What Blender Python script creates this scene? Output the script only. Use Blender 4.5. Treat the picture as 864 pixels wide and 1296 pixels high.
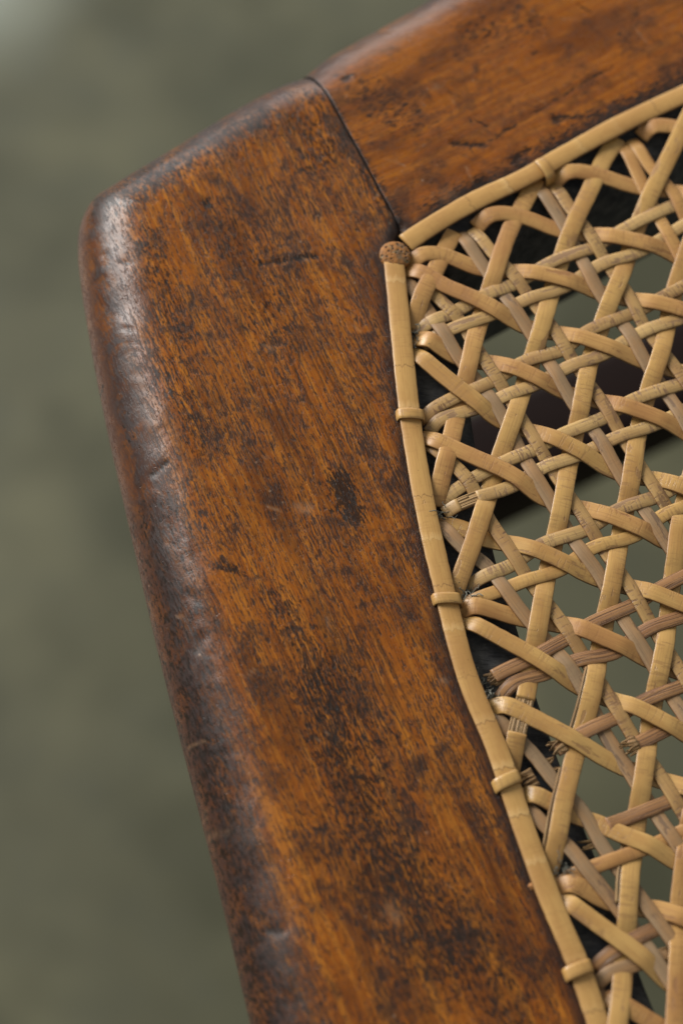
import bpy, bmesh, math, random
import numpy as np
from mathutils import Vector, Matrix, noise as mnoise

# ------------------------------------------------------------------ clear
for o in list(bpy.data.objects):
    bpy.data.objects.remove(o, do_unlink=True)
S = bpy.context.scene
COL = S.collection
random.seed(7)
SEAT = 0.45            # height of the seat above the floor, metres
MM = 0.001

# ------------------------------------------------------------------ camera
cam = bpy.data.cameras.new("camera")
cam.sensor_fit = 'VERTICAL'
cam.sensor_height = 17.3
cam.sensor_width = 13.0
cam.lens = 17.3 * 3500.0 / 1296.0
cam.clip_start = 0.02
cam.clip_end = 50
co = bpy.data.objects.new("camera", cam)
COL.objects.link(co)
CAMROT = Matrix([[0.994029, -0.048637, -0.097673], [-0.0, 0.895158, -0.445749], [0.109113, 0.443088, 0.889813]])
CAMPOS = Vector((-38.957, -177.787, 354.903)) * MM + Vector((0, 0, SEAT))
co.matrix_world = Matrix.Translation(CAMPOS) @ CAMROT.to_4x4()
cam.dof.use_dof = True
cam.dof.focus_distance = 0.401
cam.dof.aperture_fstop = 6.6
S.camera = co

# ------------------------------------------------------------------ light
w = bpy.data.worlds.new("World")
S.world = w
w.use_nodes = True
bg = w.node_tree.nodes["Background"]
bg.inputs[0].default_value = (0.95, 0.98, 0.94, 1)
bg.inputs[1].default_value = 0.27


def area(name, loc, target, sx, sy, power, col):
    l = bpy.data.lights.new(name, 'AREA')
    l.shape = 'RECTANGLE'
    l.size, l.size_y = sx, sy
    l.energy = power
    l.color = col
    o = bpy.data.objects.new(name, l)
    COL.objects.link(o)
    o.location = loc
    d = Vector(target) - Vector(loc)
    o.rotation_euler = d.to_track_quat('-Z', 'Y').to_euler()
    return o


area("window_light", (-1.02, 0.84, 1.02), (0, 0, SEAT), 0.8, 0.9, 37, (1.0, 0.985, 0.95))
area("back_fill_light", (-0.25, 1.75, 0.62), (-0.05, 0.3, 0.30), 1.7, 0.9, 11, (0.94, 0.98, 1.0))  # added unseen lamp, for sheen on the back edges and a brighter far floor

S.view_settings.view_transform = 'Standard'
S.view_settings.look = 'None'
S.view_settings.exposure = 0.0
S.view_settings.gamma = 1.0
S.view_settings.use_curve_mapping = False
S.cycles.max_bounces = 6
try:
    S.cycles.use_denoising = True
except Exception:
    pass

# ------------------------------------------------------------------ traced outlines, mm on the seat plane
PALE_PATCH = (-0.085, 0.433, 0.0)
SIDE_OUT = [(-5.98, 80.55), (-10.19, 78.43), (-15.78, 74.38), (-23.13, 68.45), (-30.37, 62.6), (-35.1, 58.7), (-38.0, 55.98), (-39.41, 52.5), (-39.57, 47.62), (-38.68, 40.88), (-36.67, 29.89), (-34.36, 19.16), (-30.63, 3.52), (-25.59, -17.19), (-20.81, -35.24), (-16.46, -51.47), (-11.08, -73.18), (-7.48, -88.14), (-5.07, -98.53)]
SIDE_IN = [(8.96, 48.78), (7.84, 44.61), (8.05, 40.85), (8.69, 32.05), (9.96, 17.45), (10.92, 9.36), (12.52, -1.36), (14.86, -12.92), (17.68, -25.38), (21.9, -36.39), (23.92, -43.66), (28.91, -59.05), (32.09, -66.91), (34.47, -74.56), (38.41, -88.55), (41.52, -99.79)]
SIDE_LEDGE = [(15.45, 44.14), (16.12, 40.69), (17.09, 34.51), (18.53, 28.45), (20.02, 14.48), (21.32, 4.76), (22.7, -5.0), (26.12, -18.04), (27.81, -25.64), (29.83, -32.61), (31.44, -37.63), (35.5, -49.99), (41.63, -68.57), (43.42, -73.74), (46.94, -87.27), (48.84, -99.62)]
SIDE_KNEE = (0.1831, 0.2464)
FRONT_OUT = [(-5.88, 80.74), (-2.01, 84.73), (1.81, 87.81), (8.25, 92.69), (15.43, 98.31), (25.38, 106.34), (44.53, 121.93), (76.12, 147.07)]
FRONT_IN = [(9.09, 48.87), (10.16, 46.6), (15.57, 50.94), (20.53, 54.59), (30.57, 60.51), (41.88, 68.85), (54.43, 76.69), (69.98, 86.62), (86.45, 96.39)]
FRONT_LEDGE = [(14.98, 44.53), (16.9, 43.54), (22.82, 47.47), (32.84, 54.3), (43.03, 60.83), (53.95, 68.11), (69.34, 77.68), (85.68, 87.55)]
GRAIN_SIDE = -1.1583
GRAIN_FRONT = 0.5655
SIDE_STAINS = [(-0.23, 5.49, 1.72, -0.16, 2.0, 1.05), (-33.97, 52.72, -12.54, 67.29, 4.5, 0.62), (-12.54, 67.29, -3.93, 65.73, 4, 0.55), (-4.52, 59.86, 1.6, 66.14, 4.5, 0.55), (-30.11, 44.54, -23.76, 28.49, 3.5, 0.45), (-20.51, 51.55, -20.5, 51.12, 0.9, 0.9), (-12.79, 40.85, -3.6, 43.14, 0.45, 0.95), (-4.58, 72.33, 8.85, 49.34, 2.2, 0.55), (-0.25, 68.21, 4.66, 61.25, 4, 0.5), (0.92, 1.07, 1.15, 0.83, 2.5, 0.8), (-27.17, 5.91, -25.26, 7.04, 0.5, 0.8), (-24.72, -0.33, -19.72, -44.63, 6, 0.42), (-12.2, 41.58, -10.28, 29.35, 6, 0.35), (-3.0, -26.34, 4.13, -48.24, 6, 0.62), (4.13, -48.24, 14.72, -65.75, 8, 0.6), (13.75, -59.15, 22.03, -73.12, 6, 0.45), (-9.23, -14.5, -1.33, -26.26, 4, 0.42), (-19.47, -31.84, -13.09, -54.56, 4, 0.55), (-14.06, -60.15, -7.55, -75.13, 6, 0.5), (-17.09, 48.25, -15.77, 41.34, 5, 0.42), (-33.88, 2.97, -33.07, 2.51, 0.5, 0.7), (-17.17, -9.34, -14.91, -10.09, 1.2, 0.7), (-21.61, -11.42, -19.21, -18.66, 3, 0.4), (-27.18, 25.58, -19.85, 10.2, 4, 0.38)]
SIDE_PALES = [(-19.75, -43.49, -17.8, -43.75, 0.16, 0.45), (-20.73, -34.25, -18.65, -34.51, 0.16, 0.4), (-19.51, -44.4, -18.0, -44.56, 0.12, 0.7), (-18.38, -46.86, -15.35, -47.65, 0.5, 0.2), (-5.96, 0.69, -5.04, 0.49, 0.8, 0.75), (14.31, -25.54, 14.42, -25.65, 0.5, 0.6), (6.75, -59.4, 7.28, -60.49, 1.0, 0.5), (-10.83, 26.61, -10.71, 26.48, 0.6, 0.3)]
SIDE_DENTS = [(-12.79, 40.85, -3.6, 43.14, 0.35, 0.22), (-20.51, 51.55, -20.5, 51.12, 0.6, 0.3), (0.35, 2.96, 0.92, 1.07, 2, 0.12), (-5.39, 0.73, -5.16, 0.61, 1.2, 0.15), (-27.17, 5.91, -25.26, 7.04, 0.5, 0.25), (-33.88, 2.97, -33.07, 2.51, 0.5, 0.25), (-32.57, 29.95, -30.79, 29.12, 0.3, 0.15), (-19.75, -43.49, -17.8, -43.75, 0.2, 0.12), (-21.05, -34.27, -18.65, -34.39, 0.2, 0.12), (-29.17, -2.47, -27.46, -3.26, 0.3, 0.15)]
FRONT_STAINS = [(0.5, 76.0, 1.12, 76.2, 0.9, 0.95), (17.4, 64.82, 22.25, 65.03, 0.55, 0.9), (22.25, 65.03, 25.81, 67.95, 0.35, 0.85), (25.81, 67.95, 43.99, 82.11, 0.26, 0.8), (26.64, 62.13, 29.2, 64.51, 0.8, 0.9), (33.41, 71.04, 43.54, 72.1, 0.6, 0.85), (33.66, 70.76, 34.15, 70.5, 0.9, 0.95), (21.34, 57.67, 22.08, 57.87, 1.5, 0.95), (27.49, 61.46, 28.16, 62.97, 1.2, 0.8), (-4.6, 76.8, 8.86, 50.05, 1.2, 0.6), (9.65, 68.96, 12.17, 72.12, 2.5, 0.4), (14.38, 53.29, 25.58, 59.57, 2.2, 0.62), (31.95, 64.71, 54.61, 79.89, 2.5, 0.7), (4.72, 73.04, 10.89, 69.05, 5, 0.42), (21.22, 86.43, 28.91, 88.59, 5, 0.35), (1.59, 58.86, 5.24, 55.51, 0.5, 0.3)]
FRONT_PALES = [(16.37, 55.3, 16.62, 55.46, 1.3, 0.25), (4.76, 82.07, 11.12, 88.69, 5, 0.15), (14.97, 75.32, 15.09, 75.18, 0.6, 0.3)]
FRONT_DENTS = [(0.5, 76.0, 1.12, 76.2, 0.6, 0.3), (17.4, 64.82, 22.25, 65.03, 0.5, 0.22), (21.34, 57.67, 22.08, 57.87, 1.2, 0.3), (25.81, 67.95, 43.99, 82.11, 0.25, 0.18), (26.64, 62.13, 29.2, 64.51, 0.6, 0.25), (33.66, 70.76, 34.15, 70.5, 0.7, 0.25)]
CANE = {
    "A": [
        {'e1': -0.95, 'p': [(10.83, 31.78), (11.08, 32.48), (12.09, 36.67), (14.2, 41.4), (16.22, 46.59), (17.49, 49.23)], 'm': 'tan'},
        {'e1': -0.95, 'p': [(13.95, 2.29), (14.34, 4.89), (16.61, 14.67), (18.55, 23.18), (20.13, 30.46), (22.88, 40.02), (25.93, 49.67), (28.69, 55.74), (30.55, 59.93)], 'm': 'tan'},
        {'e1': -0.95, 'p': [(16.23, -12.23), (16.72, -10.59), (18.54, -5.6), (20.65, 1.12), (23.57, 10.87), (26.01, 18.14), (29.34, 29.53), (31.52, 37.25), (34.43, 47.27), (35.67, 50.77), (38.8, 58.05), (41.43, 64.38), (43.74, 68.24)], 'm': 'gold'},
        {'skip': (6.0, 11.5), 'label': 'cane strand worn down to bare fibres at its lower end', 'p': [(23.72, -38.89), (24.14, -35.82), (24.54, -33.44), (26.18, -27.16), (27.68, -19.07), (29.19, -11.08), (31.65, -0.08), (33.23, 8.02), (35.23, 17.09), (37.28, 26.62), (40.48, 36.58), (43.09, 43.18), (46.69, 53.97), (52.93, 67.88), (57.13, 77.05), (60.72, 84.86), (64.37, 92.81)], 'm': 'gold'},
        {'sliver': [(1.5, 16, 1), (19, 32, 1)], 'p': [(28.34, -53.45), (29.06, -51.6), (30.79, -43.38), (32.33, -37.59), (34.52, -30.38), (36.29, -23.06), (38.45, -12.73), (40.2, -4.47), (42.31, 5.66), (44.05, 14.82), (46.26, 23.25), (48.4, 29.63), (51.81, 43.06), (55.78, 54.03), (58.58, 61.76), (61.42, 69.63)], 'm': 'gold'},
        {'e0': None, 'sliver': [(30, 44, 1)], 'p': [(34.57, -87.5), (35.61, -81.74), (36.66, -75.89), (37.95, -68.69), (38.86, -60.71), (39.63, -53.7), (40.34, -50.26), (41.47, -43.06), (42.84, -35.61), (44.99, -24.6), (46.62, -17.42), (48.35, -6.83), (49.43, -0.02), (53.45, 14.43), (55.47, 21.69), (57.53, 29.08)], 'm': 'gold'},
        {'e0': None, 'p': [(43.38, -87.88), (43.97, -82.08), (44.58, -76.19), (45.98, -62.46), (47.2, -52.28), (50.49, -35.87), (51.81, -29.32), (53.14, -22.66)], 'm': 'tan'}],
    "B": [
        {'p': [(47.43, 69.11), (48.5, 70.24), (50.79, 70.56), (54.06, 70.05), (56.67, 69.2), (63.15, 67.09), (69.63, 64.99)], 'm': 'tan'},
        {'p': [(33.27, 59.54), (34.55, 60.65), (37.18, 61.14), (40.16, 60.77), (45.83, 59.28), (52.42, 58.73), (55.97, 57.38), (62.26, 54.99), (68.54, 52.6)], 'm': 'tan'},
        {'p': [(20.81, 50.45), (22.68, 52.01), (25.64, 52.65), (30.16, 51.67), (33.08, 50.59), (39.69, 49.76), (49.59, 47.73), (52.73, 46.38), (55.26, 45.27), (61.34, 42.61), (67.41, 39.96)], 'm': 'tan'},
        {'p': [(10.35, 42.68), (11.94, 44.19), (14.98, 44.67), (20.88, 42.82), (26.22, 42.48), (33.0, 41.39), (37.83, 40.17), (44.84, 38.67), (52.08, 36.91), (54.72, 35.97), (60.9, 33.76), (67.08, 31.55)], 'm': 'tan'},
        {'p': [(9.5, 42.06), (11.19, 41.48), (12.98, 40.62), (14.89, 39.21), (20.74, 36.55), (26.81, 33.35), (33.27, 31.97), (36.01, 31.19), (44.35, 28.42), (50.67, 26.77), (54.11, 25.62), (60.27, 23.56), (66.43, 21.51)], 'm': 'tan'},
        {'p': [(11.17, 30.16), (13.42, 29.22), (17.19, 27.01), (22.66, 26.26), (27.51, 24.53), (31.85, 22.51), (40.37, 20.33), (48.01, 17.71), (53.49, 15.1), (59.28, 12.34), (65.04, 9.59)], 'm': 'tan'},
        {'p': [(10.55, 27.95), (11.48, 26.79), (16.51, 21.98), (20.0, 19.12), (22.67, 17.01), (29.69, 14.51), (35.26, 11.8), (39.76, 9.3), (47.14, 7.89), (52.92, 5.47), (58.77, 3.03), (64.61, 0.59)], 'm': 'gold'},
        {'p': [(11.79, 13.6), (13.18, 12.76), (18.64, 10.2), (25.11, 7.17), (29.01, 4.41), (35.72, 2.58), (40.33, 0.9), (46.18, -1.48), (52.39, -3.57), (58.35, -5.59), (64.29, -7.6)], 'm': 'tan'},
        {'p': [(14.02, -1.02), (15.07, -0.46), (17.02, -0.74), (20.68, -2.7), (25.16, -3.74), (28.36, -4.83), (31.44, -6.19), (34.73, -7.79), (42.51, -9.78), (49.44, -12.44), (51.83, -13.19), (57.76, -15.07), (63.68, -16.94)], 'm': 'gold'},
        {'p': [(16.99, -14.42), (18.48, -13.85), (20.41, -14.13), (25.4, -15.24), (32.34, -16.14), (36.29, -17.67), (42.01, -20.1), (48.86, -22.72), (51.22, -23.58), (56.97, -25.7), (62.72, -27.81)], 'm': 'tan'},
        {'p': [(17.42, -15.76), (18.65, -16.56), (23.13, -19.17), (26.15, -20.86), (30.48, -23.57), (33.47, -25.37), (39.49, -27.76), (42.93, -29.28), (46.68, -31.28), (50.65, -33.25), (56.05, -35.94), (61.43, -38.63)], 'm': 'gold'},
        {'p': [(20.96, -29.19), (22.32, -28.77), (23.76, -29.31), (28.07, -31.5), (32.8, -34.03), (37.85, -36.77), (46.23, -39.59), (50.17, -41.3), (55.66, -43.69), (61.14, -46.07)], 'm': 'gold'},
        {'p': [(24.84, -42.23), (26.18, -41.94), (28.37, -42.9), (32.72, -45.04), (35.13, -45.63), (38.38, -47.35), (42.4, -49.03), (45.62, -50.86), (49.51, -52.53), (54.93, -54.87), (60.34, -57.21)], 'm': 'gold'},
        {'p': [(29.37, -55.22), (30.7, -54.83), (32.22, -55.11), (36.19, -56.99), (39.88, -57.76), (43.26, -58.08), (46.8, -59.42), (49.05, -60.34), (54.46, -62.57), (59.85, -64.8)], 'm': 'tan'},
        {'p': [(29.66, -56.44), (30.71, -57.42), (35.05, -60.84), (39.88, -64.45), (43.53, -67.52), (46.87, -69.93)], 'm': 'gold'},
        {'p': [(35.61, -70.52), (38.97, -72.36), (42.83, -74.62), (47.75, -77.5), (52.65, -80.36)], 'm': 'tan'}],
    "CU": [
        {'p': [(11.42, 31.0), (12.39, 32.15), (15.64, 33.73), (17.58, 34.96), (21.37, 37.56), (25.9, 39.8), (32.37, 44.44), (38.11, 47.09), (44.09, 51.35), (51.13, 55.59), (56.05, 58.69), (62.49, 62.76), (69.0, 66.87)], 'm': 'pale'},
        {'p': [(12.06, 16.52), (13.25, 17.65), (16.47, 19.7), (21.74, 22.43), (27.57, 26.7), (32.67, 28.65), (37.52, 32.66), (43.85, 35.82), (49.65, 39.54), (55.12, 42.86), (61.47, 46.7), (67.89, 50.59)], 'm': 'yell'},
        {'p': [(14.77, 2.6), (15.48, 3.66), (17.49, 5.19), (19.73, 6.87), (24.13, 9.59), (27.94, 11.51), (32.4, 14.41), (38.57, 17.42), (43.39, 20.92), (50.27, 23.89), (54.12, 25.76), (60.53, 28.86), (67.02, 32.0)], 'm': 'pale'},
        {'p': [(18.32, -10.75), (19.14, -9.84), (21.46, -8.72), (24.01, -7.58), (28.86, -3.79), (35.22, -1.16), (40.64, 2.59), (45.92, 4.82), (50.56, 7.69), (53.13, 9.01), (59.36, 12.21), (65.64, 15.45)], 'm': 'pale'},
        {'e0': -0.6, 'p': [(21.64, -24.47), (22.44, -23.95), (26.22, -22.07), (31.44, -18.89), (35.32, -16.12), (41.79, -12.82), (46.22, -9.72), (49.7, -7.78), (52.23, -6.38), (58.25, -3.06), (64.34, 0.3)], 'm': 'red'},
        {'e0': 0.1, 'label': 'brown cane strand with a broken end', 'p': [(30.07, -35.45), (31.44, -34.56), (33.75, -32.8), (38.35, -30.45), (42.67, -27.61), (47.8, -25.32), (51.22, -23.58), (57.17, -20.55), (63.18, -17.49)], 'm': 'red'},
        {'e0': 0.0, 'p': [(36.99, -46.25), (38.23, -45.74), (45.05, -42.8), (47.82, -41.28), (50.24, -40.13), (56.11, -37.33), (62.04, -34.51)], 'm': 'red'},
        {'p': [(34.49, -66.39), (35.39, -65.48), (38.53, -63.27), (42.33, -61.25), (45.25, -59.7), (49.21, -57.64), (54.86, -54.72), (60.55, -51.77)], 'm': 'red'}],
    "CL": [
        {'p': [(12.23, 29.14), (13.79, 30.33), (16.68, 31.6), (22.13, 34.15), (27.89, 37.29), (33.55, 39.75), (39.46, 44.21), (45.22, 46.72), (52.03, 51.61), (55.78, 54.03), (62.15, 58.14), (68.59, 62.3)], 'm': 'pale'},
        {'p': [(13.21, 14.47), (14.17, 15.98), (16.42, 17.04), (19.51, 18.15), (25.98, 21.35), (29.0, 22.74), (33.4, 25.71), (39.4, 28.53), (44.53, 32.28), (52.14, 35.8), (54.78, 37.09), (61.29, 40.25), (67.87, 43.44)], 'm': 'pale'},
        {'skip': (3.0, 5.2), 'label': 'pale cane strand with its skin split open to the fibres', 'p': [(15.09, 1.2), (15.91, 1.76), (19.07, 3.09), (24.83, 5.47), (29.14, 8.57), (34.52, 10.97), (39.85, 14.04), (45.93, 16.65), (51.23, 19.64), (53.84, 21.14), (60.06, 24.71), (66.35, 28.32)], 'm': 'pale'},
        {'p': [(17.7, -13.15), (19.08, -12.71), (22.31, -11.43), (25.55, -10.01), (31.73, -7.56), (36.04, -4.05), (42.55, -1.67), (46.82, 1.77), (50.33, 3.51), (52.88, 4.82), (59.08, 7.99), (65.33, 11.19)], 'm': 'gold'},
        {'p': [(22.57, -27.56), (23.27, -26.57), (25.12, -25.03), (28.54, -24.03), (32.93, -21.88), (39.03, -20.24), (43.2, -16.84), (49.35, -14.06), (51.84, -12.94), (57.99, -10.18), (64.19, -7.39)], 'm': 'red'},
        {'e0': 0.45, 'label': 'brown cane strand with a snapped end over a tan strand', 'p': [(40.53, -34.64), (42.14, -33.86), (45.05, -32.18), (48.44, -30.24), (50.89, -29.05), (56.84, -26.16), (62.85, -23.25)], 'm': 'red'},
        {'p': [(30.27, -54.62), (31.51, -53.55), (35.07, -52.28), (41.59, -49.64), (47.51, -46.76), (49.92, -45.62), (55.75, -42.87), (61.64, -40.09)], 'm': 'tan'},
        {'e1': -0.3, 'p': [(34.61, -68.69), (35.29, -67.9), (36.84, -66.97), (39.48, -66.12), (44.68, -64.28)], 'm': 'grey'}],
    "D1": [
        {'p': [(46.01, 68.41), (48.62, 62.55), (51.65, 58.38), (53.19, 54.57), (55.48, 48.98), (58.24, 42.26), (60.96, 35.62)], 'm': 'tan'},
        {'p': [(33.13, 59.24), (35.55, 54.2), (37.87, 50.49), (40.04, 46.23), (43.77, 39.3), (45.73, 34.56), (49.99, 27.68), (53.83, 20.87), (57.16, 14.96), (60.45, 9.12)], 'm': 'yell'},
        {'p': [(20.19, 50.13), (21.13, 48.63), (23.13, 45.51), (25.72, 42.17), (28.4, 38.29), (32.08, 32.45), (34.56, 27.82), (38.49, 21.16), (41.03, 16.37), (45.26, 8.04), (47.74, 3.63), (52.36, -4.09), (55.69, -9.64), (58.97, -15.13)], 'm': 'yell'},
        {'p': [(11.77, 40.12), (13.55, 38.29), (15.08, 36.31), (17.91, 33.05), (21.35, 26.45), (24.21, 21.78), (27.47, 15.44), (30.14, 10.46), (34.55, 2.52), (37.27, -2.33), (41.7, -9.82), (44.34, -14.93), (47.99, -21.9), (50.97, -27.72), (53.82, -33.27), (56.64, -38.77)], 'm': 'yell'},
        {'p': [(12.24, 12.71), (14.43, 10.61), (17.07, 8.02), (19.11, 5.15), (21.88, -0.73), (24.43, -4.91), (26.41, -8.34), (30.68, -14.61), (34.02, -19.99), (37.51, -26.4), (41.06, -32.84), (44.29, -38.03), (47.05, -43.07), (49.79, -47.82), (52.78, -53.01), (55.74, -58.14)], 'm': 'yell'},
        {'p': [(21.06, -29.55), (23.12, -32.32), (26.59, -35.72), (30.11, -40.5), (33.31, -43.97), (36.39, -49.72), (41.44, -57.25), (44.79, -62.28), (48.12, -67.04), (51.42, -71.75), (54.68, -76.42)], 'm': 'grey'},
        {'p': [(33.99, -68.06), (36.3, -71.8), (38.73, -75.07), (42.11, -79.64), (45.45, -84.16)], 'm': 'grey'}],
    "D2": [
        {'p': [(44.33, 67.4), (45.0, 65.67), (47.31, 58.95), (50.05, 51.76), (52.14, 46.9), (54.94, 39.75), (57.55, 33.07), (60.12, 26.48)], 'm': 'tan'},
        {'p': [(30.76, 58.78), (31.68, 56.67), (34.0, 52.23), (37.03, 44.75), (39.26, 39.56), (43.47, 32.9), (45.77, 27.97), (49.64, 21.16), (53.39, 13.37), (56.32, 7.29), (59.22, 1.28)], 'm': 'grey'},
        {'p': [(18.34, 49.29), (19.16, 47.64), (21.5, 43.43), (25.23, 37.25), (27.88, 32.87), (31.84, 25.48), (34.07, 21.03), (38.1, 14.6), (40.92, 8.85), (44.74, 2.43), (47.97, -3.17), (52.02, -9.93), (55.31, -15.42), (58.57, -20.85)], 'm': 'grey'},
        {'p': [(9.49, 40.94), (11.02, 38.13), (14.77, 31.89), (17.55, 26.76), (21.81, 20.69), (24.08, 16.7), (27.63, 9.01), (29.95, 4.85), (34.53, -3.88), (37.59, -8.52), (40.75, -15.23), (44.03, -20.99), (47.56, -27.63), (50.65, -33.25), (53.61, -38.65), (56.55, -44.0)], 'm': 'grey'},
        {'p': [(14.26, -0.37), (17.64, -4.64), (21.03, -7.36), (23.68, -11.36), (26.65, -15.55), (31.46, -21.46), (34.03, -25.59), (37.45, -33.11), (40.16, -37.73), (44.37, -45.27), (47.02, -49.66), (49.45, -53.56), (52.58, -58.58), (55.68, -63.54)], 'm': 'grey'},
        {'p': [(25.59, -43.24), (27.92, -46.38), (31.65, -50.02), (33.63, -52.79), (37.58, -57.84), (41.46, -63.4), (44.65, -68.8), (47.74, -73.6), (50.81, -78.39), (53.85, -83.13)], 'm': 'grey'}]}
EDGING = [[(7.94, 42.52), (8.16, 40.16), (8.75, 32.06), (9.96, 17.45), (10.92, 9.36), (12.63, -1.35), (14.97, -12.91), (17.79, -25.37), (22.01, -36.39), (24.03, -43.65), (29.02, -59.05), (32.2, -66.91), (34.36, -74.56), (38.41, -88.55), (41.52, -99.79)],
    [(9.79, 46.15), (14.95, 50.33), (20.53, 54.44), (28.54, 59.2), (35.69, 64.55), (41.88, 68.85), (48.0, 72.89), (54.43, 76.69), (69.98, 86.62), (86.45, 96.39)]]
TIES = [(10.18, 16.28, 0.84, -7.82), (15.08, -13.28, 2.5, -11.5), (23.01, -40.56, 4.07, -11.35), (31.97, -67.25, 3.63, -10.71), (31.57, 60.88, 11.29, 7.45)]
PEG_AT = (8.12, 43.84)
TUFTS = [{'at': (40.53, -34.64), 'd': (-2.3, -1.05), 'z': 0.5, 'w': 1.8, 'n': 12, 'l': 2.2, 'seed': 3}, {'at': (30.3, -35.2), 'd': (-2.29, -1.52), 'z': 0.1, 'w': 1.8, 'n': 11, 'l': 2.0, 'seed': 5}, {'at': (19.26, 6.46), 'd': (-2.13, -1.42), 'z': -0.3, 'w': 1.8, 'n': 10, 'l': 1.8, 'seed': 9}, {'at': (21.85, -24.94), 'd': (-2.06, -1.55), 'z': -0.7, 'w': 2.0, 'n': 11, 'l': 1.9, 'seed': 13}, {'at': (26.02, -39.85), 'd': (-1.8, -1.01), 'z': -0.6, 'w': 2.2, 'n': 12, 'l': 2.0, 'seed': 17}, {'at': (29.78, -37.23), 'd': (1.6, 1.01), 'z': -0.9, 'w': 1.5, 'n': 5, 'l': 1.6, 'seed': 21}, {'at': (34.22, -49.01), 'd': (-1.57, -0.52), 'z': -1.4, 'w': 1.0, 'n': 4, 'l': 2.0, 'seed': 25}, {'at': (44.68, -64.28), 'd': (1.55, 0.38), 'z': -0.3, 'w': 1.2, 'n': 5, 'l': 1.2, 'seed': 29}]
PLUGS = [(26.2, -55.45, 0.75, 'plug', 1.0), (11.41, 30.18, 1.5, 'lint', 3.0), (13.82, 0.75, 1.6, 'lint', 5.0), (20.57, -26.69, 1.7, 'lint', 8.0), (30.44, -52.91, 1.3, 'lint', 11.0), (17.96, -11.65, 1.2, 'lint', 15.0)]
STRETCHER = [(9.9, 80.0, -185.0), (237.4, 211.1, -185.0)]


# ------------------------------------------------------------------ node helper
class NT:
    def __init__(self, name):
        self.m = bpy.data.materials.new(name)
        self.m.use_nodes = True
        self.t = self.m.node_tree
        self.t.nodes.clear()
        self.out = self.t.nodes.new("ShaderNodeOutputMaterial")
        self.b = self.t.nodes.new("ShaderNodeBsdfPrincipled")
        self.t.links.new(self.b.outputs[0], self.out.inputs[0])

    def put(self, sock, v):
        if isinstance(v, bpy.types.NodeSocket):
            self.t.links.new(v, sock)
        elif v is not None:
            if isinstance(v, (tuple, list)) and sock.type == 'RGBA' and len(v) == 3:
                v = (*v, 1)
            sock.default_value = v

    def math(self, op, a, b=None, c=None, clamp=False):
        n = self.t.nodes.new("ShaderNodeMath")
        n.operation = op
        n.use_clamp = clamp
        for i, v in enumerate((a, b, c)):
            self.put(n.inputs[i], v)
        return n.outputs[0]

    def mix(self, f, a, b, mode='MIX'):
        n = self.t.nodes.new("ShaderNodeMix")
        n.data_type = 'RGBA'
        n.blend_type = mode
        self.put(n.inputs[0], f)
        self.put(n.inputs[6], a)
        self.put(n.inputs[7], b)
        return n.outputs[2]

    def ramp(self, v, lo, hi, a=0.0, b=1.0, smooth=True):
        n = self.t.nodes.new("ShaderNodeMapRange")
        n.interpolation_type = 'SMOOTHSTEP' if smooth else 'LINEAR'
        self.put(n.inputs[0], v)
        for i, q in enumerate((lo, hi, a, b)):
            self.put(n.inputs[i + 1], q)
        return n.outputs[0]

    def noise(self, vec, scale=1.0, detail=3.0, rough=0.55, dist=0.0, w=None):
        n = self.t.nodes.new("ShaderNodeTexNoise")
        if w is not None:
            n.noise_dimensions = '4D'
            self.put(n.inputs["W"], w)
        self.put(n.inputs["Vector"], vec)
        self.put(n.inputs["Scale"], scale)
        n.inputs["Detail"].default_value = detail
        n.inputs["Roughness"].default_value = rough
        n.inputs["Distortion"].default_value = dist
        return n.outputs[0]

    def voronoi(self, vec, scale, feature='F1', out=0):
        n = self.t.nodes.new("ShaderNodeTexVoronoi")
        n.feature = feature
        self.put(n.inputs["Vector"], vec)
        n.inputs["Scale"].default_value = scale
        return n.outputs[out]

    def mapping(self, vec, scale=(1, 1, 1), rot=(0, 0, 0), loc=(0, 0, 0)):
        n = self.t.nodes.new("ShaderNodeMapping")
        self.put(n.inputs[0], vec)
        n.inputs[1].default_value = loc
        n.inputs[2].default_value = rot
        n.inputs[3].default_value = scale
        return n.outputs[0]

    def coord(self, which="Object"):
        n = self.t.nodes.new("ShaderNodeTexCoord")
        return n.outputs[which]

    def attr(self, name):
        n = self.t.nodes.new("ShaderNodeAttribute")
        n.attribute_name = name
        return n.outputs["Fac"]

    def rand(self):
        n = self.t.nodes.new("ShaderNodeObjectInfo")
        return n.outputs["Random"]

    def sep(self, vec):
        n = self.t.nodes.new("ShaderNodeSeparateXYZ")
        self.put(n.inputs[0], vec)
        return n.outputs

    def comb(self, x, y, z):
        n = self.t.nodes.new("ShaderNodeCombineXYZ")
        for i, v in enumerate((x, y, z)):
            self.put(n.inputs[i], v)
        return n.outputs[0]

    def bump(self, h, dist=0.0001, strength=1.0, normal=None):
        n = self.t.nodes.new("ShaderNodeBump")
        n.inputs["Strength"].default_value = strength
        n.inputs["Distance"].default_value = dist
        self.put(n.inputs["Height"], h)
        if normal is not None:
            self.put(n.inputs["Normal"], normal)
        return n.outputs[0]

    def set(self, color=None, rough=None, normal=None, coat=None, coat_rough=None, spec=None):
        b = self.b
        self.put(b.inputs["Base Color"], color)
        self.put(b.inputs["Roughness"], rough)
        self.put(b.inputs["Normal"], normal)
        self.put(b.inputs["Coat Weight"], coat)
        self.put(b.inputs["Coat Roughness"], coat_rough)
        self.put(b.inputs["Specular IOR Level"], spec)
        return self.m


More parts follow.
